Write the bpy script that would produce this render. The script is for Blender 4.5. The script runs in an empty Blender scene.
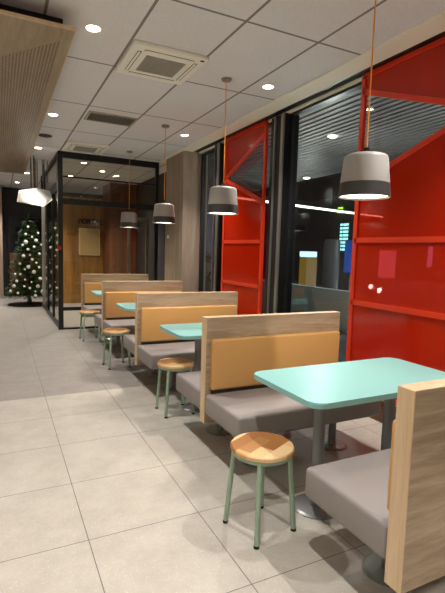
import bpy, bmesh, math, random
from mathutils import Vector, Matrix, noise
random.seed(7)
PI = math.pi
C = bpy.context.scene.collection
S = bpy.context.scene

# ---------------------------------------------------------------- colour and materials
def lin(c):
    return tuple((v/12.92 if v <= .04045 else ((v+.055)/1.055)**2.4) for v in [x/255 for x in c]) + (1,)

def mat(name, col, rough=.5, metal=0, spec=.5, coat=0):
    m = bpy.data.materials.new(name); m.use_nodes = True
    b = m.node_tree.nodes['Principled BSDF']
    b.inputs['Base Color'].default_value = lin(col)
    b.inputs['Roughness'].default_value = rough
    b.inputs['Metallic'].default_value = metal
    b.inputs['Specular IOR Level'].default_value = spec
    b.inputs['Coat Weight'].default_value = coat
    return m

class NT:
    def __init__(s, m):
        s.t = m.node_tree; s.n = s.t.nodes; s.b = s.n.get('Principled BSDF')
    def new(s, k, **kw):
        o = s.n.new(k)
        for a, v in kw.items(): setattr(o, a, v)
        return o
    def link(s, a, b): s.t.links.new(a, b)
    def math(s, op, a, b=None, c=None, clamp=False):
        o = s.new('ShaderNodeMath', operation=op); o.use_clamp = clamp
        for i, v in enumerate((a, b, c)):
            if v is None: continue
            if isinstance(v, (int, float)): o.inputs[i].default_value = v
            else: s.link(v, o.inputs[i])
        return o.outputs[0]
    def coords(s, scale=(1, 1, 1), loc=(0, 0, 0), rot=(0, 0, 0)):
        tc = s.new('ShaderNodeTexCoord'); mp = s.new('ShaderNodeMapping')
        mp.inputs['Scale'].default_value = scale; mp.inputs['Location'].default_value = loc
        mp.inputs['Rotation'].default_value = rot
        s.link(tc.outputs['Object'], mp.inputs['Vector']); return mp.outputs[0]
    def noise(s, vec, scale, detail=3, rough=.5, dist=0):
        o = s.new('ShaderNodeTexNoise'); o.inputs['Scale'].default_value = scale
        o.inputs['Detail'].default_value = detail; o.inputs['Roughness'].default_value = rough
        o.inputs['Distortion'].default_value = dist
        s.link(vec, o.inputs['Vector']); return o.outputs['Fac']
    def ramp(s, fac, stops):
        o = s.new('ShaderNodeValToRGB'); e = o.color_ramp.elements
        while len(e) < len(stops): e.new(.5)
        for i, (p, c) in enumerate(stops): e[i].position = p; e[i].color = lin(c)
        s.link(fac, o.inputs['Fac']); return o.outputs['Color']
    def mix(s, fac, a, b, mode='MIX'):
        o = s.new('ShaderNodeMix', data_type='RGBA', blend_type=mode)
        for sock, v in ((o.inputs[0], fac), (o.inputs[6], a), (o.inputs[7], b)):
            if isinstance(v, (int, float)): sock.default_value = v
            elif isinstance(v, tuple): sock.default_value = lin(v)
            else: s.link(v, sock)
        return o.outputs[2]
    def bump(s, h, strength=.2, dist=.01):
        o = s.new('ShaderNodeBump'); o.inputs['Strength'].default_value = strength
        o.inputs['Distance'].default_value = dist
        s.link(h, o.inputs['Height']); s.link(o.outputs[0], s.b.inputs['Normal'])

def wood(name, cols, scale, rough=.45, fine=None):
    """laminate with grain stretched along the axis that has the small scale"""
    m = mat(name, cols[1], rough); n = NT(m)
    v = n.coords(scale)
    a = n.noise(v, 1.0, 5, .6, .6)
    b = n.noise(n.coords(tuple(x*6 for x in scale)), 1.0, 3, .6)
    f = n.math('ADD', n.math('MULTIPLY', a, .7), n.math('MULTIPLY', b, .3))
    n.link(n.ramp(f, [(.32, cols[0]), (.5, cols[1]), (.68, cols[2])]), n.b.inputs['Base Color'])
    n.bump(b, .08, .004)
    return m

M = {}
M['panel_wood'] = wood('greyed_oak_laminate', [(142, 120, 96), (172, 149, 122), (194, 172, 146)], (1.6, 20, 20))
M['edge_wood'] = wood('pale_oak_edge', [(196, 166, 126), (212, 184, 146), (222, 198, 162)], (30, 30, 2.0))
M['canopy_wood'] = wood('bulkhead_oak', [(134, 114, 88), (154, 134, 106), (170, 150, 122)], (14, 1.2, 10))
M['column_wood'] = wood('column_laminate', [(140, 120, 102), (156, 136, 118), (172, 152, 134)], (8, 8, .9))
M['amber_wood'] = wood('amber_veneer', [(92, 62, 20), (140, 98, 38), (176, 126, 54)], (5, 5, .3), .35)
M['brown_wood'] = wood('brown_veneer', [(74, 46, 28), (96, 62, 40), (116, 78, 52)], (8, 8, .8), .4)
M['seat'] = mat('taupe_vinyl', (144, 137, 134), .55, spec=.35)
n = NT(M['seat']); n.bump(n.noise(n.coords((1, 1, 1)), 260, 2), .12, .002)
M['cushion'] = mat('ochre_leatherette', (208, 160, 96), .42)
n = NT(M['cushion']); n.bump(n.noise(n.coords((1, 1, 1)), 180, 2), .08, .002)
M['teal'] = mat('mint_laminate', (134, 190, 186), .35)
M['pole_grey'] = mat('grey_powder_coat', (132, 134, 136), .4, .2)
M['disc'] = mat('brushed_steel_disc', (160, 160, 158), .3, .8)
M['dark_foot'] = mat('dark_steel_disc', (150, 158, 150), .35, .5)
M['sage'] = mat('sage_green_steel', (150, 176, 152), .4)
M['rubber'] = mat('black_rubber', (30, 30, 30), .8)
M['black'] = mat('black_aluminium', (24, 23, 23), .4)
M['charcoal'] = mat('charcoal_paint', (42, 40, 42), .6)
M['silver'] = mat('silver_aluminium', (170, 166, 160), .3, .8)
M['white'] = mat('white_plastic', (226, 222, 212), .5)
M['cream'] = mat('cream_plastic', (244, 239, 224), .5)
M['grille'] = mat('grey_grille', (168, 162, 148), .6)
M['slot'] = mat('dark_slot', (64, 58, 52), .8)
M['shade'] = mat('warm_grey_enamel', (168, 164, 158), .5)
M['band'] = mat('dark_grey_band', (66, 64, 60), .45)
M['cable'] = mat('amber_fabric_cable', (240, 160, 50), .7)
M['canopy_cap'] = mat('grey_ceiling_cap', (140, 134, 128), .5)
M['plaster'] = mat('beige_plaster', (244, 234, 216), .8)
M['tile_wall'] = mat('pale_wall_plaster', (222, 214, 204), .85)
M['red_frame'] = mat('signal_red_frame', (224, 60, 28), .35)
M['sticker'] = mat('red_sticker', (196, 20, 30), .5)
M['letters'] = mat('dark_letters', (24, 18, 14), .6)
M['poster'] = mat('faded_poster', (190, 158, 104), .6)
M['asphalt'] = mat('wet_asphalt', (44, 46, 50), .5)
n = NT(M['asphalt']); n.link(n.ramp(n.noise(n.coords(), 3, 5), [(.3, (34, 36, 40)), (.7, (60, 64, 68))]), n.b.inputs['Base Color'])
M['car_paint'] = mat('silver_car_paint', (150, 156, 164), .3, .5)
M['car_dark'] = mat('car_window_glass', (16, 18, 22), .1)
M['trunk'] = mat('fir_bark', (60, 44, 30), .9)
M['needles'] = mat('fir_needles', (44, 70, 30), .7)
n = NT(M['needles']); n.link(n.ramp(n.noise(n.coords(), 9, 3), [(.3, (34, 58, 26)), (.55, (60, 90, 42)), (.75, (104, 128, 66))]), n.b.inputs['Base Color'])
M['bauble'] = mat('pearl_bauble', (236, 232, 222), .25, .1)
M['reflection'] = mat('pale_reflection', (170, 190, 190), .7)  # pale tone copies the benches mirrored in the window
M['brick'] = mat('outside_wall', (84, 72, 66), .8)

# terrazzo floor tiles with thin joints
m = mat('speckled_floor_tile', (176, 166, 154), .42); M['floor'] = m; n = NT(m)
tc = n.new('ShaderNodeTexCoord'); sx = n.new('ShaderNodeSeparateXYZ'); n.link(tc.outputs['Object'], sx.inputs[0])
def joint(sock, off, pitch, w):
    q = n.math('FRACT', n.math('DIVIDE', n.math('ADD', sock, -off+pitch*40+w/2), pitch))
    return n.math('LESS_THAN', q, w/pitch)
jx = joint(sx.outputs[0], .3773, .6, .0045); jy = joint(sx.outputs[1], 2.1785, .6, .0045)
jj = n.math('MAXIMUM', jx, jy)
vo = n.new('ShaderNodeTexVoronoi'); vo.inputs['Scale'].default_value = 70; n.link(tc.outputs['Object'], vo.inputs['Vector'])
sp = n.math('LESS_THAN', vo.outputs['Distance'], .22)
base = n.ramp(n.noise(tc.outputs['Object'], 4.5, 8, .7), [(.3, (174, 168, 157)), (.55, (188, 182, 170)), (.75, (198, 192, 181))])
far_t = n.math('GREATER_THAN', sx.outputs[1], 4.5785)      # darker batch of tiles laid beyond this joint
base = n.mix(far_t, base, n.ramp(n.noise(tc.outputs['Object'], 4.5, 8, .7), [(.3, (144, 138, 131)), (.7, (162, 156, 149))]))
base = n.mix(n.math('MULTIPLY', sp, .35), base, (226, 220, 210))
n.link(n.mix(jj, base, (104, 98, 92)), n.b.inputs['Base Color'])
n.link(n.math('ADD', n.math('MULTIPLY', n.noise(tc.outputs['Object'], 30, 3), .2), .3), n.b.inputs['Roughness'])
# ceiling tiles with T-bars
m = mat('mineral_ceiling_tile', (182, 172, 162), .9); M['ceiling'] = m; n = NT(m)
tc = n.new('ShaderNodeTexCoord'); sx = n.new('ShaderNodeSeparateXYZ'); n.link(tc.outputs['Object'], sx.inputs[0])
jj = n.math('MAXIMUM', joint(sx.outputs[0], 1.595, .639, .022), joint(sx.outputs[1], 2.942, 1.273, .022))
n.link(n.mix(jj, n.ramp(n.noise(tc.outputs['Object'], 60, 3), [(.3, (222, 218, 217)), (.7, (230, 226, 225))]), (136, 126, 120)), n.b.inputs['Base Color'])
# perforated wood: holes punched in a wedge of the board
m = M['canopy_wood'].copy(); m.name = 'perforated_oak_board'; M['perforated'] = m; n = NT(m)
src = n.b.inputs['Base Color'].links[0].from_socket
tc = n.new('ShaderNodeTexCoord'); sx = n.new('ShaderNodeSeparateXYZ'); n.link(tc.outputs['Object'], sx.inputs[0])
px = n.math('ABSOLUTE', n.math('SUBTRACT', n.math('FRACT', n.math('DIVIDE', n.math('ADD', sx.outputs[0], 20), .024)), .5))
py = n.math('ABSOLUTE', n.math('SUBTRACT', n.math('FRACT', n.math('DIVIDE', n.math('ADD', sx.outputs[1], 20), .034)), .5))
hole = n.math('MULTIPLY', n.math('LESS_THAN', px, .26), n.math('LESS_THAN', py, .30))
reg = n.math('MULTIPLY', n.math('LESS_THAN', sx.outputs[0], .425),
             n.math('GREATER_THAN', n.math('ADD', sx.outputs[1], n.math('MULTIPLY', sx.outputs[0], 1.35)), 4.12))
n.link(n.mix(n.math('MULTIPLY', hole, reg), src, (66, 48, 32)), n.b.inputs['Base Color'])
# butcher-block stool seat
m = mat('beech_block', (206, 166, 112), .4); M['block'] = m; n = NT(m)
br = n.new('ShaderNodeTexBrick'); br.inputs['Scale'].default_value = 1; br.inputs['Mortar Size'].default_value = .0
br.inputs['Brick Width'].default_value = .2; br.inputs['Row Height'].default_value = .075
br.inputs['Color1'].default_value = (0, 0, 0, 1); br.inputs['Color2'].default_value = (1, 1, 1, 1); br.inputs['Bias'].default_value = 0
n.link(n.coords((1, 1, 1), (.03, .012, 0), (0, 0, .5)), br.inputs['Vector'])
g = n.noise(n.coords((10, 90, 10), (0, 0, 0), (0, 0, .5)), 1, 4)
c1 = n.ramp(br.outputs['Color'], [(.2, (158, 104, 54)), (.5, (216, 170, 112)), (.75, (236, 202, 152))])
n.link(n.mix(n.math('MULTIPLY', g, .22), c1, (160, 112, 66)), n.b.inputs['Base Color'])

def glassy(name, tint, gloss_min=.0):
    m = bpy.data.materials.new(name); m.use_nodes = True; t = m.node_tree; t.nodes.clear()
    o = t.nodes.new('ShaderNodeOutputMaterial'); mx = t.nodes.new('ShaderNodeMixShader')
    tr = t.nodes.new('ShaderNodeBsdfTransparent'); gl = t.nodes.new('ShaderNodeBsdfGlossy'); fr = t.nodes.new('ShaderNodeFresnel')
    tr.inputs[0].default_value = lin(tint); gl.inputs['Roughness'].default_value = .01; fr.inputs[0].default_value = 1.7
    ge = t.nodes.new('ShaderNodeNewGeometry'); io = t.nodes.new('ShaderNodeMapRange')      # same reflectance on both faces of a pane
    io.inputs['To Min'].default_value = 1.5; io.inputs['To Max'].default_value = 1/1.5
    t.links.new(ge.outputs['Backfacing'], io.inputs['Value']); t.links.new(io.outputs[0], fr.inputs[0])
    t.links.new(fr.outputs[0], mx.inputs[0]); t.links.new(tr.outputs[0], mx.inputs[1]); t.links.new(gl.outputs[0], mx.inputs[2])
    t.links.new(mx.outputs[0], o.inputs[0]); return m
M['glass'] = glassy('tinted_window_glass', (238, 244, 242))
M['clear'] = glassy('partition_glass', (242, 241, 234))
# translucent glossy red sheet
m = mat('translucent_red_sheet', (206, 42, 8), .12); M['red_sheet'] = m
t = m.node_tree; o = t.nodes['Material Output']; b = t.nodes['Principled BSDF']
tr = t.nodes.new('ShaderNodeBsdfTransparent'); tr.inputs[0].default_value = lin((255, 185, 175)); mx = t.nodes.new('ShaderNodeMixShader')
mx.inputs[0].default_value = .38; t.links.new(b.outputs[0], mx.inputs[1]); t.links.new(tr.outputs[0], mx.inputs[2]); t.links.new(mx.outputs[0], o.inputs[0])

def emit(name, col, s):
    m = bpy.data.materials.new(name); m.use_nodes = True; b = m.node_tree.nodes['Principled BSDF']
    b.inputs['Base Color'].default_value = (0, 0, 0, 1); b.inputs['Emission Color'].default_value = lin(col); b.inputs['Emission Strength'].default_value = s
    return m
M['lens'] = emit('downlight_lens', (255, 240, 214), 14)
M['diffuser'] = emit('pendant_diffuser', (255, 238, 210), 5)
M['exit'] = emit('green_sign_light', (150, 235, 60), 1.2)
M['bluesign'] = emit('blue_sign_light', (40, 90, 190), .28)
M['litwin'] = emit('lit_window', (150, 225, 230), 1.1)
M['strip'] = emit('strip_glow', (255, 244, 230), 3.0)
M['headlamp'] = emit('headlamp', (235, 240, 255), 25)
M['pinkad'] = emit('pink_backlit_poster', (210, 150, 190), 1.3)
M['orangead'] = emit('orange_backlit_poster', (230, 150, 60), .8)
M['kiosk'] = emit('yellow_lit_kiosk', (170, 130, 40), .22)
M['bluewhite'] = emit('blue_white_light', (190, 225, 255), 1.0)
M['dots'] = emit('blue_dot_lights', (150, 140, 220), 2.0)

# ---------------------------------------------------------------- mesh helpers
def bm_(): return bmesh.new()
def box(bm, x0, x1, y0, y1, z0, z1, bevel=0, seg=2):
    r = bmesh.ops.create_cube(bm, size=1)
    vs = r['verts']
    for v in vs: v.co = Vector(((x0+x1)/2+v.co.x*(x1-x0), (y0+y1)/2+v.co.y*(y1-y0), (z0+z1)/2+v.co.z*(z1-z0)))
    if bevel:
        es = list({e for v in vs for e in v.link_edges})
        bmesh.ops.bevel(bm, geom=es, offset=bevel, segments=seg, affect='EDGES', profile=.5)
    return bm
def lathe(bm, prof, cx=0, cy=0, seg=32):
    rings = []
    for r, z in prof:
        if r < 1e-6: rings.append([bm.verts.new((cx, cy, z))])
        else: rings.append([bm.verts.new((cx+r*math.cos(2*PI*k/seg), cy+r*math.sin(2*PI*k/seg), z)) for k in range(seg)])
    for a, b in zip(rings, rings[1:]):
        for k in range(seg):
            j = (k+1) % seg
            if len(a) == 1 and len(b) == 1: continue
            if len(a) == 1: bm.faces.new((a[0], b[j], b[k]))
            elif len(b) == 1: bm.faces.new((a[k], a[j], b[0]))
            else: bm.faces.new((a[k], a[j], b[j], b[k]))
    return bm
def tube(bm, p0, p1, r0, r1=None, seg=16):
    r1 = r0 if r1 is None else r1
    p0, p1 = Vector(p0), Vector(p1); d = (p1-p0).normalized()
    u = d.orthogonal().normalized(); w = d.cross(u)
    A = [bm.verts.new(p0+(u*math.cos(2*PI*k/seg)+w*math.sin(2*PI*k/seg))*r0) for k in range(seg)]
    B = [bm.verts.new(p1+(u*math.cos(2*PI*k/seg)+w*math.sin(2*PI*k/seg))*r1) for k in range(seg)]
    for k in range(seg): bm.faces.new((A[k], A[(k+1) % seg], B[(k+1) % seg], B[k]))
    bm.faces.new(A[::-1]); bm.faces.new(B)
    return bm
def prism(bm, pts, axis, a, b):
    """outline extruded along an axis"""
    def P(p, h):
        return {'x': (h, p[0], p[1]), 'y': (p[0], h, p[1]), 'z': (p[0], p[1], h)}[axis]
    A = [bm.verts.new(P(p, a)) for p in pts]; B = [bm.verts.new(P(p, b)) for p in pts]
    bm.faces.new(A); bm.faces.new(B[::-1]); k = len(pts)
    for i in range(k): bm.faces.new((A[i], B[i], B[(i+1) % k], A[(i+1) % k]))
    return bm
def bar(bm, p0, p1, w, t, up=Vector((1, 0, 0))):
    """rectangular bar between two points; t is its size along up"""
    p0, p1 = Vector(p0), Vector(p1); d = (p1-p0).normalized(); up = up.normalized(); s = d.cross(up).normalized()
    A = [bm.verts.new(p0+s*i*w/2+up*j*t/2) for i, j in ((-1, -1), (1, -1), (1, 1), (-1, 1))]
    B = [bm.verts.new(p1+s*i*w/2+up*j*t/2) for i, j in ((-1, -1), (1, -1), (1, 1), (-1, 1))]
    for k in range(4): bm.faces.new((A[k], A[(k+1) % 4], B[(k+1) % 4], B[k]))
    bm.faces.new(A[::-1]); bm.faces.new(B)
def obj(name, bm, m, parent=None, smooth=False, loc=None):
    bmesh.ops.recalc_face_normals(bm, faces=bm.faces)
    me = bpy.data.meshes.new(name); bm.to_mesh(me); bm.free()
    ms = m if isinstance(m, (list, tuple)) else [m]
    for x in ms: me.materials.append(x)
    o = bpy.data.objects.new(name, me); C.objects.link(o)
    if smooth:
        for p in me.polygons: p.use_smooth = True
        me.set_sharp_from_angle(angle=math.radians(40))
    if parent: o.parent = parent
    if loc: o.location = loc
    return o
def tag(o, label, cat, group=None):
    o['label'] = label; o['category'] = cat
    if group: o['group'] = group
    return o
def thing(name, label, cat, loc=(0, 0, 0), rz=0, group=None):
    o = bpy.data.objects.new(name, None); C.objects.link(o); o.empty_display_size = .1
    o.location = loc; o.rotation_euler = (0, 0, rz); return tag(o, label, cat, group)
def struct(name, bm, m, parent=None):
    o = obj(name, bm, m, parent)
    if not parent: o['kind'] = 'structure'
    return o
def copy_tree(o, parent=None):
    c = o.copy(); C.objects.link(c)
    if parent: c.parent = parent
    for ch in [x for x in bpy.data.objects if x.parent == o]: copy_tree(ch, c)
    return c
def dup(o, loc, rz=0, label=None):
    c = copy_tree(o); c.location = loc; c.rotation_euler = (0, 0, rz)
    if label: c['label'] = label
    return c

HC = 3.09
WX = 3.06      # window glass plane
# ---------------------------------------------------------------- the room
struct('floor', box(bm_(), -4, WX+.06, -2.6, 14.4, -.08, 0), M['floor'])
struct('ceiling', box(bm_(), -4, 2.66, -2.6, 14.4, HC, HC+.1), M['ceiling'])
struct('wall_left', box(bm_(), -4.1, -4, -2.6, 14.4, 0, HC), M['tile_wall'])
struct('wall_back', box(bm_(), -4, WX+.06, -2.7, -2.6, 0, HC), M['tile_wall'])
# window side: plaster border, dark track, white head, low wall
struct('trim_1', box(bm_(), 2.66, 2.88, -2.6, 8.2, HC-.012, HC+.1, .004), M['plaster'])
struct('trim_2', box(bm_(), 2.88, 2.99, -2.6, 7.0, HC-.001, HC+.1), M['black'])
struct('trim_3', box(bm_(), 2.99, WX+.06, -2.6, 7.0, HC-.022, HC+.1, .003), M['plaster'])
struct('wall_right', box(bm_(), 3.0, WX+.06, -2.6, 7.0, 0, .2), M['brown_wood'])
struct('trim_4', box(bm_(), 2.985, WX+.06, -2.6, 7.0, .2, .235, .004), M['plaster'])
def window_bay(i, y0, y1):
    b = bm_()
    for y in (y0, y1): box(b, WX-.03, WX+.04, y-.025, y+.025, .235, HC-.022)
    box(b, WX-.03, WX+.04, y0+.025, y1-.025, .235, .285); box(b, WX-.03, WX+.04, y0+.025, y1-.025, HC-.05, HC-.022)
    w = struct('window_%d' % i, b, M['black'])
    obj('window_pane', box(bm_(), WX-.004, WX+.004, y0+.025, y1-.025, .285, HC-.05), M['glass'], w)
ys = [-2.57, -.6, 1.5, 4.30, 6.16, 6.97]
bays = [(-2.57, -.64), (-.56, 1.36), (1.44, 4.42), (4.77, 6.12), (6.36, 6.96)]
for i, (a, b) in enumerate(bays): window_bay(i+1, a, b)
# deep mullions between the bays
def mullion(n_, y0, y1):
    o = struct('trim_%d' % n_, box(bm_(), WX-.10, WX+.1, y0, y1, .235, HC-.022, .004), M['black'])
    obj('silver_edge', box(bm_(), WX-.125, WX-.099, y0+.0, y0+.045, .235, HC-.022, .003), M['silver'], o)
    obj('silver_bead', box(bm_(), WX-.125, WX-.099, (y0+y1)/2+.03, (y0+y1)/2+.045, .235, HC-.022, .002), M['silver'], o)
mullion(5, 4.45, 4.74); mullion(6, 6.15, 6.33)
# column
struct('wall_column', box(bm_(), 2.72, 3.16, 7.0, 7.85, 0, HC+.1, .004), M['column_wood'])
hk = obj('wall_sensor', lathe(bm_(), [(0, 0), (.03, 0), (.03, .012), (.022, .02), (0, .022)], seg=20), M['white'], smooth=True)
hk.rotation_euler = (0, -PI/2, 0); hk.location = (2.72, 7.68, 1.70); tag(hk, 'small round white sensor on the taupe wood column', 'sensor')

# far wall with a black framed door
wf = struct('wall_far', box(bm_(), -4, 3.2, 14.3, 14.4, 0, HC), M['charcoal'])
struct('wall_pillar', box(bm_(), -1.2, .09, 13.75, 14.3, 0, HC, .01), M['column_wood'])
b = bm_(); box(b, .2, .27, 14.22, 14.3, 0, 2.35); box(b, 1.25, 1.32, 14.22, 14.3, 0, 2.35); box(b, .27, 1.25, 14.22, 14.3, 2.27, 2.35); box(b, .27, 1.25, 14.22, 14.3, 0, .1)
dr = struct('door_1', b, M['black'])
obj('door_pane', box(bm_(), .27, 1.25, 14.25, 14.26, 1.25, 2.27), M['car_dark'], dr)
obj('door_panel', box(bm_(), .27, 1.25, 14.24, 14.27, .1, 1.25), M['brown_wood'], dr)

# ---------------------------------------------------------------- glazed vestibule
GY = 8.265; GX = .95
b = bm_()
box(b, GX-.03, GX+.05, GY, GY+.08, 0, HC)                       # corner post
box(b, 2.66, 2.72, GY, GY+.06, 0, HC)
box(b, GX+.05, 2.66, GY, GY+.06, 2.985, HC)
box(b, GX+.05, 2.66, GY, GY+.06, 2.20, 2.30)
box(b, GX+.05, 2.66, GY+.01, GY+.04, 2.66, 2.685)
box(b, GX+.05, 2.66, GY, GY+.06, .34, .40); box(b, GX+.05, 2.66, GY, GY+.06, 0, .03)
gf = struct('wall_vestibule', b, M['black'])
obj('glass_pane', box(bm_(), GX+.05, 2.66, GY+.025, GY+.035, .4, 2.20), M['clear'], gf)
obj('glass_pane', box(bm_(), GX+.05, 2.66, GY+.025, GY+.035, 2.3, 2.66), M['clear'], gf)
obj('glass_pane', box(bm_(), GX+.05, 2.66, GY+.025, GY+.035, 2.685, 2.985), M['clear'], gf)
obj('kick_pane', box(bm_(), GX+.05, 2.66, GY+.02, GY+.035, .03, .34), M['clear'], gf)
b = bm_()
box(b, GX-.03, GX+.03, GY+.08, 11.4, 2.45, 2.6); box(b, GX-.03, GX+.03, GY+.08, 11.4, HC-.06, HC)
box(b, GX-.02, GX+.02, GY+.08, 11.4, 0, .08)
for y in (9.35, 10.4): box(b, GX-.025, GX+.025, y-.03, y+.03, .08, 2.45)
gs = struct('wall_vestibule_side', b, M['black'])
obj('glass_pane', box(bm_(), GX-.004, GX+.004, GY+.08, 11.4, .08, 2.45), M['clear'], gs)
obj('glass_pane', box(bm_(), GX-.004, GX+.004, GY+.08, 11.4, 2.6, HC-.06), M['clear'], gs)
obj('end_post', box(bm_(), GX-.04, GX+.04, 11.4, 11.48, 0, 2.4), M['silver'], gs)
obj('end_post_top', box(bm_(), GX-.05, GX+.05, 11.4, 11.5, 2.4, HC), M['black'], gs)
struct('wall_amber', box(bm_(), 1.3, 2.5, 12.2, 12.3, 0, 2.75), M['amber_wood'])
struct('wall_brown', box(bm_(), 2.5, 3.2, 11.4, 12.3, 0, HC), M['brown_wood'])
struct('wall_vestibule_end', box(bm_(), 3.16, 3.24, 7.85, 12.3, 0, HC), M['charcoal'])
struct('ceiling_vestibule', box(bm_(), 2.66, 3.2, 8.2, 14.3, HC, HC+.1), M['ceiling'])
b = bm_()
for u, v in ((2.42, 2.05), (2.8, 2.05)):
    box(b, u-.03, u+.03, 9.2, 9.26, 0, 2.05)
box(b, 2.39, 2.83, 9.2, 9.26, 2.05, 2.12)
gd = struct('door_2', b, M['silver'])
obj('door_pane', box(bm_(), 2.45, 2.77, 9.225, 9.235, .0, 2.05), M['clear'], gd)
st = obj('round_sticker', lathe(bm_(), [(0, 0), (.038, 0), (.038, .003), (0, .003)], seg=24), M['sticker'])
st.rotation_euler = (PI/2, 0, 0); st.location = (GX-.01, GY, 1.44)
tag(st, 'round red sticker on the black corner post of the vestibule', 'sticker')
# wall lettering and framed poster behind the glass
cu = bpy.data.curves.new('sign_lettering', 'FONT'); cu.body = 'PORTAL'; cu.size = .17; cu.extrude = .012; cu.offset = .006; cu.align_x = 'CENTER'
tmp = bpy.data.objects.new('tmp', cu); C.objects.link(tmp); dg = bpy.context.evaluated_depsgraph_get()
me = bpy.data.meshes.new_from_object(tmp.evaluated_get(dg)); bpy.data.objects.remove(tmp)
me.materials.clear(); me.materials.append(M['letters'])
so = bpy.data.objects.new('wall_sign', me); C.objects.link(so); so.rotation_euler = (PI/2, 0, 0); so.location = (2.16, 12.19, 2.08)
tag(so, 'dark raised letters on the amber wood wall behind the glass', 'sign')
pt = obj('framed_poster', box(bm_(), 1.86, 2.40, 12.17, 12.2, 1.26, 1.96, .004), M['edge_wood'])
tag(pt, 'pale framed poster hanging below the dark letters on the amber wall', 'poster')
obj('poster_sheet', box(bm_(), 1.885, 2.375, 12.165, 12.172, 1.285, 1.935), M['poster'], pt)

# ---------------------------------------------------------------- wood bulkhead top left
bk = thing('hanging_bulkhead', 'pale oak bulkhead board with punched holes hanging under the ceiling at left', 'bulkhead', (-.6, 6.8, 2.93))
b = box(bm_(), -1.7, .491, 3.35, 10.29, 2.93, 2.952)
o = obj('perforated_board', b, M['perforated'], bk); o.matrix_parent_inverse = Matrix.Translation((.6, -6.8, -2.93))
o = obj('front_edging', box(bm_(), -1.7, .495, 3.342, 3.35, 2.929, 2.954), M['edge_wood'], bk); o.matrix_parent_inverse = Matrix.Translation((.6, -6.8, -2.93)); o['label'] = 'pale edge strip'
o = obj('side_edging', box(bm_(), .491, .497, 3.35, 10.29, 2.929, 2.954), M['edge_wood'], bk); o.matrix_parent_inverse = Matrix.Translation((.6, -6.8, -2.93)); o['label'] = 'pale edge strip'
o = obj('black_box', box(bm_(), -1.65, .44, 3.57, 10.2, 2.952, HC), M['black'], bk); o.matrix_parent_inverse = Matrix.Translation((.6, -6.8, -2.93)); o['label'] = 'black mounting box'

# ---------------------------------------------------------------- booth benches
XE, XR, Y0, D, T, ZT, ZB = 1.303, 2.518, 1.067, 1.78, .076, .994, .22
W = XR-XE
def bench(label, k, near=True, far=True):
    t = thing('booth_bench', label, 'bench', (XE, Y0+k*D, 0), 0, 'wood backed booth benches')
    p = obj('back_panel', box(bm_(), .004, W, 0, T, ZB, ZT, .0015, 1), M['panel_wood'], t)
    e = obj('panel_edge', box(bm_(), 0, .006, -.0005, T+.0005, ZB, ZT+.001, .001, 1), M['edge_wood'], p); e['label'] = 'pale end grain edge of the panel'
    e = obj('top_edge', box(bm_(), .004, W, .001, T-.001, ZT-.001, ZT+.0015), M['edge_wood'], p); e['label'] = 'pale top edge of the panel'
    sides = ([-1] if near else []) + ([1] if far else [])
    for s in sides:
        def ys(a, c): return (T+a, T+c) if s > 0 else (-c, -a)
        y0, y1 = ys(.0, .52)
        b = box(bm_(), .0, W-.01, y0+(.002 if s > 0 else 0), y1-(.002 if s < 0 else 0), .295, .445, .022, 4)
        st = obj('seat', b, M['seat'], t, True)
        # piping seam across the seat and round the aisle end
        y0, y1 = ys(.001, .052)
        b = box(bm_(), .035, W-.03, y0, y1, .475, .845, .016, 4)
        for v in b.verts:                       # gentle pillow swell
            fx = min(1, max(0, (v.co.x-.035)/(W-.065))); fz = (v.co.z-.475)/.37
        cs = obj('back_cushion', b, M['cushion'], t, True)
        y0, y1 = ys(.0, .03)
        obj('gap_shade', box(bm_(), .05, W-.05, y0+.002, y1-.002, .435, .478), M['slot'], cs)  # dark strip stands in for the shaded gap below the cushion
        for x in (.30, .98):
            yc = (T+.25) if s > 0 else -.25
            lg = obj('leg', tube(bm_(), (x, yc, .012), (x, yc, .30), .028), M['pole_grey'], t, True)
            obj('foot_disc', lathe(bm_(), [(0, 0), (.115, 0), (.115, .006), (.10, .012), (.03, .016), (0, .016)], x, yc, 40), M['dark_foot'], lg)
    return t
bench('nearest booth bench, its tall pale wood back cut off by the right edge', 0, near=False)
bench('second nearest booth bench, with ochre cushion behind the front mint table', 1)
bench('third booth bench from the front, between the second and third mint tables', 2)
bench('fourth booth bench from the front, between the third and farthest mint tables', 3)
bench('farthest booth bench, standing against the black framed glass', 4, far=False)

# ---------------------------------------------------------------- tables
def rounded_rect(x0, x1, y0, y1, r, k=8):
    pts = []
    for cx, cy, a in ((x1-r, y1-r, 0), (x0+r, y1-r, 90), (x0+r, y0+r, 180), (x1-r, y0+r, 270)):
        for i in range(k+1):
            q = math.radians(a+90*i/k); pts.append((cx+r*math.cos(q), cy+r*math.sin(q)))
    return pts
def make_table(loc, label):
    t = thing('dining_table', label, 'table', loc, 0, 'mint topped tables between the benches')
    b = prism(bm_(), rounded_rect(-.585, .585, -.315, .315, .07), 'z', .72, .75)
    es = [e for e in b.edges if abs(e.verts[0].co.z-e.verts[1].co.z) < 1e-6]
    bmesh.ops.bevel(b, geom=es, offset=.004, segments=2, affect='EDGES')
    obj('table_top', b, M['teal'], t, True)
    for x in (-.295, .25):
        lg = obj('leg', tube(bm_(), (x, 0, .012), (x, 0, .712), .034, seg=24), M['pole_grey'], t, True)
        obj('mounting_plate', lathe(bm_(), [(0, .71), (.09, .71), (.09, .72), (0, .72)], x, 0, 24), M['pole_grey'], lg, True)
        obj('foot_disc', lathe(bm_(), [(0, 0), (.135, 0), (.135, .006), (.12, .013), (.036, .018), (0, .018)], x, 0, 40), M['disc'], lg)
    return t
tb = make_table((1.922, 1.96, 0), 'nearest mint table, the whole top in view beside the front stool')
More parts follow.
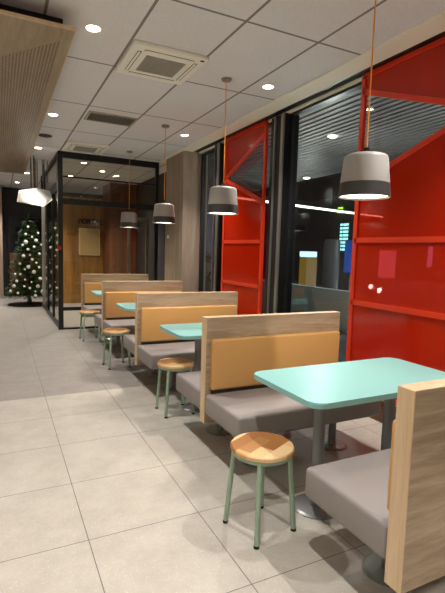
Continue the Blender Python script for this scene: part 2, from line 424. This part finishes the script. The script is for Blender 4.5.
for k, l in ((1, 'second nearest mint table, its corner showing over the second bench'),
             (2, 'third mint table, between the third and fourth benches'),
             (3, 'farthest mint table, small corner beside the last bench')):
    dup(tb, (1.93, 1.96+D*k, 0), 0, l)

# ---------------------------------------------------------------- stools
def make_stool(loc, rz, label):
    t = thing('round_stool', label, 'stool', loc, rz, 'round wooden stools along the aisle')
    R = .168
    obj('seat', lathe(bm_(), [(0, .434), (R-.006, .434), (R, .439), (R, .454), (R-.006, .46), (0, .46)], seg=56), M['block'], t, True)
    obj('seat_ring', lathe(bm_(), [(.135, .433), (.135, .415), (.158, .415), (.158, .433), (.135, .433)], seg=48), M['sage'], t, True)
    for a in (0, 90, 180, 270):
        c, s = math.cos(math.radians(a)), math.sin(math.radians(a))
        l = obj('leg', tube(bm_(), (c*.182, s*.182, .012), (c*.146, s*.146, .428), .0135), M['sage'], t, True)
        obj('rubber_foot', tube(bm_(), (c*.183, s*.183, 0), (c*.182, s*.182, .014), .0145), M['rubber'], l, True)
    return t
sl = make_stool((1.226, 1.93, 0), math.radians(55), 'nearest round wooden stool with sage legs beside the front mint table')
dup(sl, (1.411, 3.729, 0), math.radians(45), 'second nearest round stool, at the second mint table')
dup(sl, (1.29, 5.49, 0), math.radians(50), 'third round stool, at the third mint table')
dup(sl, (1.28, 7.28, 0), math.radians(48), 'farthest round stool, by the last mint table')

# ---------------------------------------------------------------- pendants
def make_pendant(loc, label):
    t = thing('pendant_lamp', label, 'lamp', loc, 0, 'grey pendant lamps over the tables')
    # loc is the centre of the shade's mouth
    H = HC-loc[2]
    def rr(z): return .160-(.160-.134)*z/.25
    b = lathe(bm_(), [(rr(.085), .085), (rr(.235), .235), (.131, .250), (.12, .259), (.10, .265), (.03, .27),
                      (.03, .264), (.10, .259), (.118, .253), (rr(.235)-.006, .232), (rr(.085)-.006, .085), (rr(.085), .085)], seg=48)
    obj('lamp_shade', b, M['shade'], t, True)
    b = lathe(bm_(), [(rr(0), 0), (rr(.085)+.001, .085), (rr(.085)-.006, .085), (rr(0)-.006, 0), (rr(0), 0)], seg=48)
    o = obj('shade_band', b, M['band'], t, True); o['label'] = 'dark grey lower band of the shade'
    o = obj('diffuser', lathe(bm_(), [(0, .012), (.150, .012), (.150, .018), (0, .018)], seg=40), M['diffuser'], t)
    obj('cap', lathe(bm_(), [(0, .27), (.04, .27), (.04, .285), (.018, .29), (.018, .305), (0, .305)], seg=24), M['black'], t, True)
    for ch in t.children: ch.scale = (.96,)*3
    obj('cable', tube(bm_(), (0, 0, .30), (0, 0, H-.02), .0045, seg=8), M['cable'], t)
    obj('ceiling_cap', lathe(bm_(), [(0, H-.03), (.045, H-.03), (.05, H-.02), (.05, H), (0, H)], seg=28), M['canopy_cap'], t, True)
    ld = bpy.data.lights.new('lamp_light', 'SPOT'); ld.energy = PEND; ld.color = (1, .88, .74); ld.spot_size = math.radians(120); ld.spot_blend = .5; ld.shadow_soft_size = .1
    lo = bpy.data.objects.new('lamp_light', ld); C.objects.link(lo); lo.parent = t; lo.location = (0, 0, -.01)
    return t
PEND = 9
pd = make_pendant((1.99, 2.10, 1.817), 'largest, nearest grey pendant lamp in front of the red panel')
for k, l in ((1, 'second nearest grey pendant lamp, left of the farther red panel'),
             (2, 'third grey pendant lamp, in front of the wood column'),
             (3, 'farthest grey pendant lamp, in front of the black framed glass')):
    dup(pd, ((0, 1.955, 1.985, 1.99)[k], 2.13+1.83*k, (0, 1.83, 1.82, 1.825)[k]), 0, l)

# ---------------------------------------------------------------- downlights
DL = 76
def make_down(loc, label):
    t = thing('ceiling_downlight', label, 'downlight', loc, 0, 'round recessed downlights')
    obj('trim_ring', lathe(bm_(), [(.048, 0), (.062, -.005), (.062, 0), (.048, 0)], seg=28), M['white'], t, True)
    obj('lens', lathe(bm_(), [(0, -.002), (.048, -.002), (.048, 0), (0, 0)], seg=24), M['lens'], t)
    ld = bpy.data.lights.new('down_light', 'SPOT'); ld.energy = DL; ld.color = (1, .945, .905); ld.spot_size = math.radians(105); ld.spot_blend = .8; ld.shadow_soft_size = .035
    lo = bpy.data.objects.new('down_light', ld); C.objects.link(lo); lo.parent = t; lo.location = (0, 0, -.02)
    return t
ROW = [(.657, 3.60, 'nearest downlight in view, upper left beside the oak bulkhead'),
       (.63, 6.1, 'downlight above the black round speaker near the bulkhead'),
       (.612, 8.25, 'downlight beside the far part of the bulkhead, before the hanging rods'),
       (.59, 11.2, 'downlight above the white hanging fixture'),
       (2.40, 3.93, 'downlight nearest the window, right of the second pendant'),
       (2.385, 6.12, 'downlight between the third pendant and the window border'),
       (1.5, 9.16, 'downlight seen through the upper glass of the vestibule, nearest one'),
       (1.5, 11.0, 'downlight seen through the upper glass of the vestibule, farther one'),
       (2.4, 10.3, 'downlight behind the vestibule glass, right of the fourth pendant'),
       (2.0, 9.9, 'downlight seen through the upper glass of the vestibule, in the middle'),
       (.45, 13.0, 'farthest downlight, above the christmas tree'),
       (-.2, 12.9, 'downlight washing the pillar at the far left')]
dn = None
for x, y, l in ROW:
    if dn is None: dn = make_down((x, y, HC), l)
    else: dup(dn, (x, y, HC), 0, l)
for x, y in ((.66, 1.25), (.66, -1.1), (2.4, 1.5), (2.4, -.9), (-1.3, 1.25), (-2.9, 1.25), (-1.3, -1.1), (-2.2, 3.0), (-2.3, 6.1), (-2.3, 9.0), (-2.3, 12)):  # unseen lamps; those at the left are added for bounce light
    dup(dn, (x, y, HC), 0, 'round recessed downlight outside the photographed view')

# ---------------------------------------------------------------- ceiling fittings
def cassette(loc, w, l, label):
    t = thing('ceiling_air_conditioner', label, 'air conditioner', loc, 0, 'square ceiling air conditioners')
    b = bm_(); box(b, -w/2, w/2, -l/2, l/2, -.035, 0, .01, 2)
    obj('cover_panel', b, M['cream'], t)
    gp = bm_(); 
    for k in range(13):
        y = -l*.24+k*l*.04; box(gp, -w*.26, w*.26, y-.005, y+.005, -.043, -.035)
    gr = obj('intake_grille', gp, M['grille'], t)
    obj('grille_back', box(bm_(), -w*.27, w*.27, -l*.26, l*.26, -.038, -.0345), M['grille'], gr)
    for sx_, sy_ in ((0, 1), (0, -1), (1, 0), (-1, 0)):
        if sx_: b = box(bm_(), sx_*w*.38-.016, sx_*w*.38+.016, -l*.33, l*.33, -.0375, -.034)
        else: b = box(bm_(), -w*.33, w*.33, sy_*l*.38-.016, sy_*l*.38+.016, -.0375, -.034)
        o = obj('air_slot', b, M['slot'], t)
        if sx_: b = box(bm_(), sx_*w*.38-.012, sx_*w*.38+.008, -l*.325, l*.325, -.041, -.037)
        else: b = box(bm_(), -w*.325, w*.325, sy_*l*.38-.012, sy_*l*.38+.008, -.041, -.037)
        obj('louvre_flap', b, M['cream'], o)
    obj('sensor', box(bm_(), w*.40, w*.45, -l*.47, -l*.43, -.0375, -.034), M['slot'], t)
    return t
ac = cassette((1.290, 3.93, HC), .64, .66, 'nearest cream air conditioner cassette in the ceiling')
dup(ac, (1.283, 7.715, HC), 0, 'far cream air conditioner cassette before the glass partition')
t = thing('ceiling_vent', 'rectangular slatted vent in the ceiling between the two air conditioners', 'vent', (1.29, 5.87, HC))
b = bm_(); box(b, -.30, .30, -.19, -.165, -.015, 0); box(b, -.30, .30, .165, .19, -.015, 0); box(b, -.30, -.275, -.165, .165, -.015, 0); box(b, .275, .30, -.165, .165, -.015, 0)
obj('vent_frame', b, M['grille'], t)
obj('vent_back', box(bm_(), -.275, .275, -.165, .165, -.003, 0), M['slot'], t)
for k in range(12):
    y = -.155+k*.028; b = bm_(); bar(b, (-.275, y, -.009), (.275, y, -.009), .011, .002, Vector((0, -.5, .86)))
    obj('slat', b, M['grille'], t)
o = obj('ceiling_speaker', lathe(bm_(), [(0, -.012), (.085, -.012), (.1, -.006), (.105, 0), (0, 0)], seg=32), M['slot'], smooth=True, loc=(.634, 7.28, HC))
tag(o, 'round dark speaker in the ceiling beside the oak bulkhead', 'speaker')

# ---------------------------------------------------------------- red screens
RX = 2.965
def screen(label, y0, y1, bars, polys_hole, name='red_screen'):
    """frame of red bars in a y-z plane; the sheets are the closed fields between bars"""
    t = thing(name, label, 'screen', (RX, (y0+y1)/2, 0), 0, 'red window screens')
    off = Vector((0, -(y0+y1)/2, 0))
    fr = bm_(); w = .045
    for a, c in bars: bar(fr, Vector((0, *a))+off, Vector((0, *c))+off, w, .032)
    obj('frame', fr, M['red_frame'], t)
    for poly in polys_hole:
        b = bm_(); prism(b, [(p[0]+off.y, p[1]) for p in poly], 'x', -.004, .004)
        obj('red_sheet', b, M['red_sheet'], t)
zt, zb = 3.06, .215+.03
# near screen, opening points to the right in the picture (towards smaller y)
y1, y0 = 3.20, 2.06
A_ul, A_r, A_ll = (y1, 2.93), (y0, 2.50), (y1, 2.10)
bars = [((y0, zb-.0), (y0, zt)), ((y1, zb), (y1, zt)), ((y0, zt), (y1, zt)), ((y0, zb), (y1, zb)),
        ((y0, 1.605), (y1, 1.605)), ((y0, 1.03), (y1, 1.03)), (A_ul, A_r), (A_r, A_ll)]
screen('nearer red glossy screen with red frame at the right edge of the photo', y0, y1, bars,
       [[(y0, zt), (y1, zt), A_ul, A_r], [A_r, A_ll, (y1, 1.605), (y0, 1.605)], [(y0, 1.03), (y1, 1.03), (y1, 1.605), (y0, 1.605)], [(y0, zb), (y1, zb), (y1, 1.03), (y0, 1.03)]])
y1, y0 = 5.94, 4.86
B_l, B_ur, B_lr = (y1, 2.51), (y0, 2.93), (y0, 2.09)
bars = [((y0, zb), (y0, zt)), ((y1, zb), (y1, zt)), ((y0, zt), (y1, zt)), ((y0, zb), (y1, zb)),
        ((y0, 1.605), (y1, 1.605)), ((y0, 1.03), (y1, 1.03)), (B_l, B_ur), (B_l, B_lr)]
screen('farther red screen with a triangular opening, between window post and wood column', y0, y1, bars,
       [[(y0, zt), (y1, zt), B_l, B_ur], [B_lr, B_l, (y1, 1.605), (y0, 1.605)], [(y0, 1.03), (y1, 1.03), (y1, 1.605), (y0, 1.605)], [(y0, zb), (y1, zb), (y1, 1.03), (y0, 1.03)]])

# ---------------------------------------------------------------- christmas tree
TX, TY, TH = .66, 12.1, 2.27
t = thing('christmas_tree', 'dark green christmas tree with white baubles at the end of the aisle', 'tree', (TX, TY, 0))
rnd = random.Random(3)
obj('trunk', tube(bm_(), (0, 0, .03), (0, 0, TH-.25), .035, .008, 10), M['trunk'], t, True)
obj('stand', lathe(bm_(), [(0, 0), (.5, 0), (.5, .02), (.05, .05), (.05, .16), (0, .16)], seg=24), M['black'], t, True)  # holder flared into a broad dark disc under the tree
def crad(z): return .06+.50*max(0, (TH-z)/(TH-.22))**.85
b = bm_()
for i in range(900):
    z = .2+(TH-.26)*(1-math.sqrt(rnd.random()))*1.0; a = rnd.random()*2*PI
    R = crad(z)*(.78+.3*rnd.random()); d = Vector((math.cos(a), math.sin(a), 0)); droop = -.12*R-.02
    for k in range(11):
        f = .30+.7*k/10; p = Vector((0, 0, z))+d*R*f+Vector((0, 0, droop*f*f+.05*f))
        side = Vector((-d.y, d.x, 0))
        for s in (-1, 1):
            q = (d*.6+side*s*(.5+.6*rnd.random())+Vector((0, 0, rnd.uniform(-.35, .55)))).normalized()
            L = (.05+.035*rnd.random())*(1.15-.35*f); w = q.cross(Vector((rnd.random()-.5, rnd.random()-.5, 1))).normalized()*.0075
            b.faces.new([b.verts.new(p-w), b.verts.new(p+w), b.verts.new(p+q*L+w*.3), b.verts.new(p+q*L-w*.3)])
for k in range(60):
    q = Vector((rnd.uniform(-.5, .5), rnd.uniform(-.5, .5), 1)).normalized(); p = Vector((0, 0, TH-.16+rnd.random()*.1)); w = q.orthogonal().normalized()*.008
    b.faces.new([b.verts.new(p-w), b.verts.new(p+w), b.verts.new(p+q*.08+w*.3), b.verts.new(p+q*.08-w*.3)])
obj('foliage', b, M['needles'], t)
# baubles (x offset and height read off the visible face of the cone)
spots = [(.30, .36, .062), (.10, .28, .035), (-.43, .38, .035), (-.36, .50, .04), (-.30, .62, .032), (.16, .50, .045), (-.02, .46, .03), (.02, .60, .022),
         (.36, .62, .034), (.22, .68, .04), (-.22, .78, .03), (.08, .84, .045), (-.04, .96, .042), (-.22, 1.03, .03), (.20, .95, .03), (.34, 1.02, .042),
         (.05, 1.14, .032), (-.14, 1.22, .04), (.22, 1.28, .03), (-.04, 1.38, .034), (.10, 1.44, .03), (.15, 1.60, .042), (-.08, 1.55, .05), (-.15, 1.48, .03),
         (.26, 1.78, .03), (-.08, 1.74, .032), (-.02, 1.92, .03), (.06, 1.68, .024), (-.33, .78, .028), (.36, .30, .035), (-.12, .66, .024), (.10, .38, .024),
         (-.28, .34, .03), (.28, .48, .028), (-.14, .50, .026), (.28, 1.50, .028), (-.12, .90, .022), (.36, .84, .03), (.14, 1.06, .024), (.0, 1.24, .022)]
bb = None
for dx, z, r in spots:
    R = crad(z)*1.06; dx = max(-R*.93, min(R*.93, dx)); dy = -math.sqrt(max(R*R-dx*dx, .0004))
    if bb is None:
        bb = obj('bauble', lathe(bm_(), [(0, -1)]+[(math.sin(PI*i/10), -math.cos(PI*i/10)) for i in range(1, 10)]+[(0, 1)], seg=16), M['bauble'], smooth=True)
        c = bb
        c['label'] = 'largest white bauble, low on the right of the christmas tree'; c['category'] = 'bauble'; c['group'] = 'white baubles on the christmas tree'
    else:
        c = bb.copy(); C.objects.link(c); c['label'] = 'small white bauble hanging on the dark green christmas tree'
    c.location = (TX+dx, TY+dy, z); c.scale = (r*(1.3 if c is bb else 1.02),)*3

# ---------------------------------------------------------------- white hanging fixture
def F(x, y, z): return Vector((x*.87+.095, y*.87, 1.4954+(z-1.4654)*.87))
t = thing('hanging_fixture', 'white angular fixture with slatted lower face hanging above the christmas tree', 'light fixture', F(.6, 10.3, 2.3)); FO = F(.6, 10.3, 2.3)
P0 = [(.229, 10, 2.30), (.727, 10, 2.24), (.94, 10.45, 2.43), (.268, 10.05, 2.53), (.36, 10.8, 2.64), (.93, 10.8, 2.66), (.30, 10.7, 2.45), (.7, 10.7, 2.40), (.6, 10.2, 2.63)]
b = bm_(); vs = [b.verts.new(F(*p)-FO) for p in P0]; bmesh.ops.convex_hull(b, input=vs)
M['added_glow'] = emit('white_housing_added_glow', (255, 248, 236), .05); M['added_glow'].node_tree.nodes['Principled BSDF'].inputs['Base Color'].default_value = lin((230, 226, 216))  # slight emission added so the housing looks lit from above
obj('housing', b, M['added_glow'], t)
b = bm_()
for k in range(6):
    f = (k+.6)/6.4
    bar(b, F(.24+.035*f, 9.985+.04*f, 2.305+f*.2)-FO, F(.72+.19*f, 9.985+.36*f, 2.245+f*.17)-FO, .016, .01, Vector((0, 1, 0)))
obj('slats', b, M['grille'], t)
for x, y, z0 in ((.51, 10.3, 2.60), (.57, 10.3, 2.60), (.80, 10.7, 2.62), (.62, 10.7, 2.62)):
    q = F(x, y, z0)-FO
    obj('hanging_rod', tube(bm_(), q, (q.x, q.y, HC-FO.z), .008, seg=8), M['black'], t)
t = thing('rod_rack', 'cluster of thin grey rods hanging from the ceiling beside the glass corner', 'rack', (.70, 9.2, HC))
for k, (dx, dy, L) in enumerate(((-.1, 0, .36), (-.02, .3, .42), (.06, .1, .40), (.12, .6, .5), (.16, .2, .42), (-.1, .7, .44), (.02, .8, .5))):
    obj('hanging_rod', tube(bm_(), (dx, dy, -L), (dx, dy, 0), .008, seg=8), M['pole_grey'], t)

# ---------------------------------------------------------------- outside at night
struct('floor_outside', box(bm_(), WX+.06, 26, -6, 30, -.2, -.08), M['asphalt'])
b = box(bm_(), WX+.06, 6.9, -4, 12.5, 3.34, 3.44); struct('ceiling_outside', b, M['charcoal'])
M['soffit'] = mat('grey_metal_soffit', (128, 127, 126), .5)
sf = thing('ribbed_soffit', 'grey ribbed metal soffit running outside above the windows', 'soffit', (6, 4, 3.3))
b = bm_()
x = WX+.12
while x < 6.8:
    box(b, x-6, x-6+.075, -8, 8.4, -.03, .04); x += .125
obj('ribs', b, M['soffit'], sf)['kind'] = 'stuff'
# far building
fb = thing('building', 'dark building across the street with a column of lit windows', 'building', (16, 16, -.08))
b = bm_(); box(b, -4.0, 8, 2.2, 8, 0, 6.5); obj('facade', b, M['brick'], fb)
def slab(name, label, cat, m, u0, u1, z0, z1, X=12.0, th=.12, parent=None, kids=None):
    """upright board facing the restaurant; u0/u1 are y positions"""
    o = obj(name, box(bm_(), 0, th, 0, abs(u1-u0), 0, z1-z0, .01, 1), m, loc=(X, min(u0, u1), z0))
    if label: tag(o, label, cat)
    return o
wt = thing('office_building', 'narrow dark tower with a stack of pale blue lit windows', 'building', (12.0, 13.35, -.08))
obj('tower_wall', box(bm_(), .02, 2.5, -.35, 1.1, 0, 5), M['brick'], wt)
for k in range(8):
    z = 1.72+k*.137
    o = obj('window', box(bm_(), 0, .03, .05, .33, z, z+.085), M['litwin'], wt)
    o = obj('window', box(bm_(), 0, .03, .38, .50, z, z+.085), M['litwin'], wt)
def post_sign(name, label, m, y0, y1, z0, z1, X):
    t = thing(name, label, 'sign', (X, (y0+y1)/2, -.08)); h = (y1-y0)/2
    obj('sign_box', box(bm_(), 0, .14, -h, h, z0+.08, z1+.08, .01, 1), M['charcoal'], t)
    obj('sign_face', box(bm_(), -.012, 0, -h+.02, h-.02, z0+.1, z1+.06), m, t)
    obj('post', box(bm_(), .03, .11, -.05, .05, 0, z0+.08), M['charcoal'], t)
ex = obj('exit_sign', box(bm_(), 11.93, 12.0, 13.74, 13.98, 3.1, 3.32, .01, 1), M['exit']); tag(ex, 'small green lit sign outside above the stack of lit windows', 'sign')
post_sign('blue_sign', 'upright blue lit sign outside, left of the near red screen', M['bluesign'], 8.72, 9.02, 1.0, 1.86, 8.0)
kt = thing('ticket_kiosk', 'yellow lit kiosk with pale top outside the window', 'kiosk', (8.0, 10.78, -.08))
obj('cabinet', box(bm_(), 0, .4, -.17, .17, 0, 1.45, .02), M['kiosk'], kt)
obj('lit_top', box(bm_(), -.02, .4, -.15, .15, 1.46, 1.62, .02), M['bluewhite'], kt)
post_sign('lit_poster', 'pink backlit poster stand seen through the near red screen', M['pinkad'], 7.30, 7.83, .95, 1.62, 8.0)
post_sign('light_panel', 'panel of small violet lights seen through the near red screen', M['dots'], 6.35, 6.50, 1.25, 1.72, 8.0)
tag(obj('bollard', lathe(bm_(), [(0, 0), (.22, 0), (.22, 1.9), (.18, 1.96), (0, 1.96)], seg=24), M['charcoal'], smooth=True, loc=(8.2, 9.75, -.08)), 'thick dark round post outside between kiosk and lit windows', 'bollard')
tag(obj('reflection_block', box(bm_(), 6.2, 6.3, 6.6, 12, -.08, .75, .01), M['reflection']), 'low pale barrier stand-in outside for the benches mirrored in the window', 'wall')  # pale block standing in for the bench reflection in the window glass
# long emissive bar outside the windows
a, c = Vector((5.0, 10.55, 2.9)), Vector((12.6, 12.3, 2.9))
ll = thing('glow_strip', 'long white glowing strip outside behind the window posts', 'lamp', a)
b = bm_(); bar(b, (0, 0, 0), c-a, .05, .05, Vector((0, 0, 1))); obj('tube', b, M['strip'], ll)
b = bm_(); bar(b, (0, 0, .05), (c-a)+Vector((0, 0, .05)), .10, .04, Vector((0, 0, 1))); obj('housing', b, M['charcoal'], ll)
for q in (.1, .5): p = (c-a)*q; obj('hanger', tube(bm_(), (p.x, p.y, .06), (p.x, p.y, .36), .008, seg=8), M['charcoal'], ll)
# outside downlights under the soffit
t0 = None
for x, y, l in ((4.6, 5.6, 'soffit downlight outside near the window post'), (6.6, 8.9, 'soffit downlight outside, far one behind the window post'), (5.2, 3.4, 'soffit downlight outside above the near red screen')):
    if t0 is None:
        t0 = thing('soffit_downlight', l, 'downlight', (x, y, 3.27), 0, 'downlights under the outside soffit')
        obj('lens', lathe(bm_(), [(0, -.01), (.06, -.01), (.07, .0), (0, 0)], seg=20), M['lens'], t0)
        ld = bpy.data.lights.new('down_light', 'POINT'); ld.energy = 20; ld.color = (1, .98, .96); ld.shadow_soft_size = .1
        lo = bpy.data.objects.new('down_light', ld); C.objects.link(lo); lo.parent = t0; lo.location = (0, 0, -.9)
    else: dup(t0, (x, y, 3.27), 0, l)
sl2 = thing('added_lamp', 'added lamp on a pole, out of view, to brighten the parked car', 'added lamp', (11.5, 5.2, -.08))  # unseen lamp, added only to brighten the parked car
obj('pole', tube(bm_(), (0, 0, 0), (0, 0, 4.5), .07, .05), M['pole_grey'], sl2, True)
obj('lamp_head', lathe(bm_(), [(0, 4.62), (.25, 4.55), (.3, 4.48), (0, 4.48)], seg=24), M['charcoal'], sl2, True)
obj('lens', lathe(bm_(), [(0, 4.46), (.24, 4.46), (.24, 4.479), (0, 4.479)], seg=24), M['lens'], sl2)
ld = bpy.data.lights.new('added_light', 'SPOT'); ld.energy = 2200; ld.color = (.85, .95, 1); ld.spot_size = math.radians(150); ld.shadow_soft_size = .15
lo = bpy.data.objects.new('added_light', ld); C.objects.link(lo); lo.parent = sl2; lo.location = (0, 0, 4.44)
# parked cars
def make_car(loc, rz, label):
    t = thing('car', label, 'car', loc, rz, 'parked cars outside')
    prof = [(-2.05, .35), (-2.1, .62), (-2.0, .80), (-1.05, .95), (-.45, 1.38), (.95, 1.42), (1.65, 1.02), (2.05, .95), (2.12, .6), (2.05, .32)]
    b = bm_(); n_ = len(prof); rings = []
    for yy, sc in ((-.86, .0), (-.80, 1), (0, 1.02), (.80, 1), (.86, 0)):
        ring = []
        for x, z in prof:
            inset = .16*max(0, (z-.9)/.5)
            y = yy*(1-inset) if sc else yy*(1-inset)
            zz = z if sc else .35+(z-.35)*.93; xx = x*(1 if sc else .97)
            ring.append(b.verts.new((xx, y, zz*(sc if sc > 1 else 1))))
        rings.append(ring)
    for r0, r1 in zip(rings, rings[1:]):
        for i in range(n_): b.faces.new((r0[i], r0[(i+1) % n_], r1[(i+1) % n_], r1[i]))
    b.faces.new(rings[0]); b.faces.new(rings[-1][::-1])
    obj('body', b, M['car_paint'], t, True)
    for s in (-1, 1):
        b = bm_(); prism(b, [(-.95, .96), (-.42, 1.31), (.90, 1.34), (1.45, 1.02)], 'y', s*.775, s*.80)
        for v in b.verts: v.co.y = s*(.868-.16*.86*max(0, (v.co.z-.9)/.5)+(.006 if abs(v.co.y) > .79 else -.03))
        obj('side_window', b, M['car_dark'], t)
        for x in (-1.3, 1.3):
            b = bm_(); tube(b, (x, s*.70, .31), (x, s*.885, .31), .31, seg=28); w = obj('wheel', b, M['rubber'], t, True)
            b = bm_(); tube(b, (x, s*.87, .31), (x, s*.893, .31), .19, seg=20); obj('hub_cap', b, M['silver'], w, True)
        b = box(bm_(), -2.10, -2.0, s*.62-.13, s*.62+.13, .62, .74, .02); obj('headlight', b, M['headlamp'], t)
        b = box(bm_(), 2.04, 2.12, s*.62-.12, s*.62+.12, .7, .85, .02); obj('tail_light', b, M['sticker'], t)
    b = bm_()
    prism(b, [(-1.08, .965), (-.47, 1.395), (-.45, 1.37), (-1.05, .94)], 'y', -.62, .62); obj('windscreen', b, M['car_dark'], t)
    return t
cr = make_car((10.6, 7.6, -.08), math.radians(-35), 'parked car with bright headlamps seen through the near red screen')
dup(cr, (9.3, 21.0, -.08), math.radians(-60), 'car with lights outside in the gap beside the wood column')

# ---------------------------------------------------------------- camera, world, view
w = bpy.data.worlds.new('night'); S.world = w; w.use_nodes = True
w.node_tree.nodes['Background'].inputs[0].default_value = (.012, .016, .03, 1); w.node_tree.nodes['Background'].inputs[1].default_value = 1
f, yaw, pitch, roll, h = 447.3753, .4638, .1002, .0298, 1.4654
cd = bpy.data.cameras.new('camera'); cam = bpy.data.objects.new('camera', cd); C.objects.link(cam)
cd.sensor_fit = 'VERTICAL'; cd.sensor_height = 36; cd.lens = f/593*36; cd.clip_start = .05
fw = Vector((math.sin(yaw)*math.cos(pitch), math.cos(yaw)*math.cos(pitch), -math.sin(pitch)))
rt = Vector((math.cos(yaw), -math.sin(yaw), 0)); up = rt.cross(fw)
R = rt*math.cos(roll)+up*math.sin(roll); U = -rt*math.sin(roll)+up*math.cos(roll)
mw = Matrix((R, U, -fw)).transposed().to_4x4(); mw.translation = (0, 0, h); cam.matrix_world = mw
S.camera = cam
S.view_settings.view_transform = 'Standard'; S.view_settings.look = 'None'; S.view_settings.gamma = 1
S.view_settings.exposure = 1.08
try: S.view_settings.use_curve_mapping = False
except Exception: pass
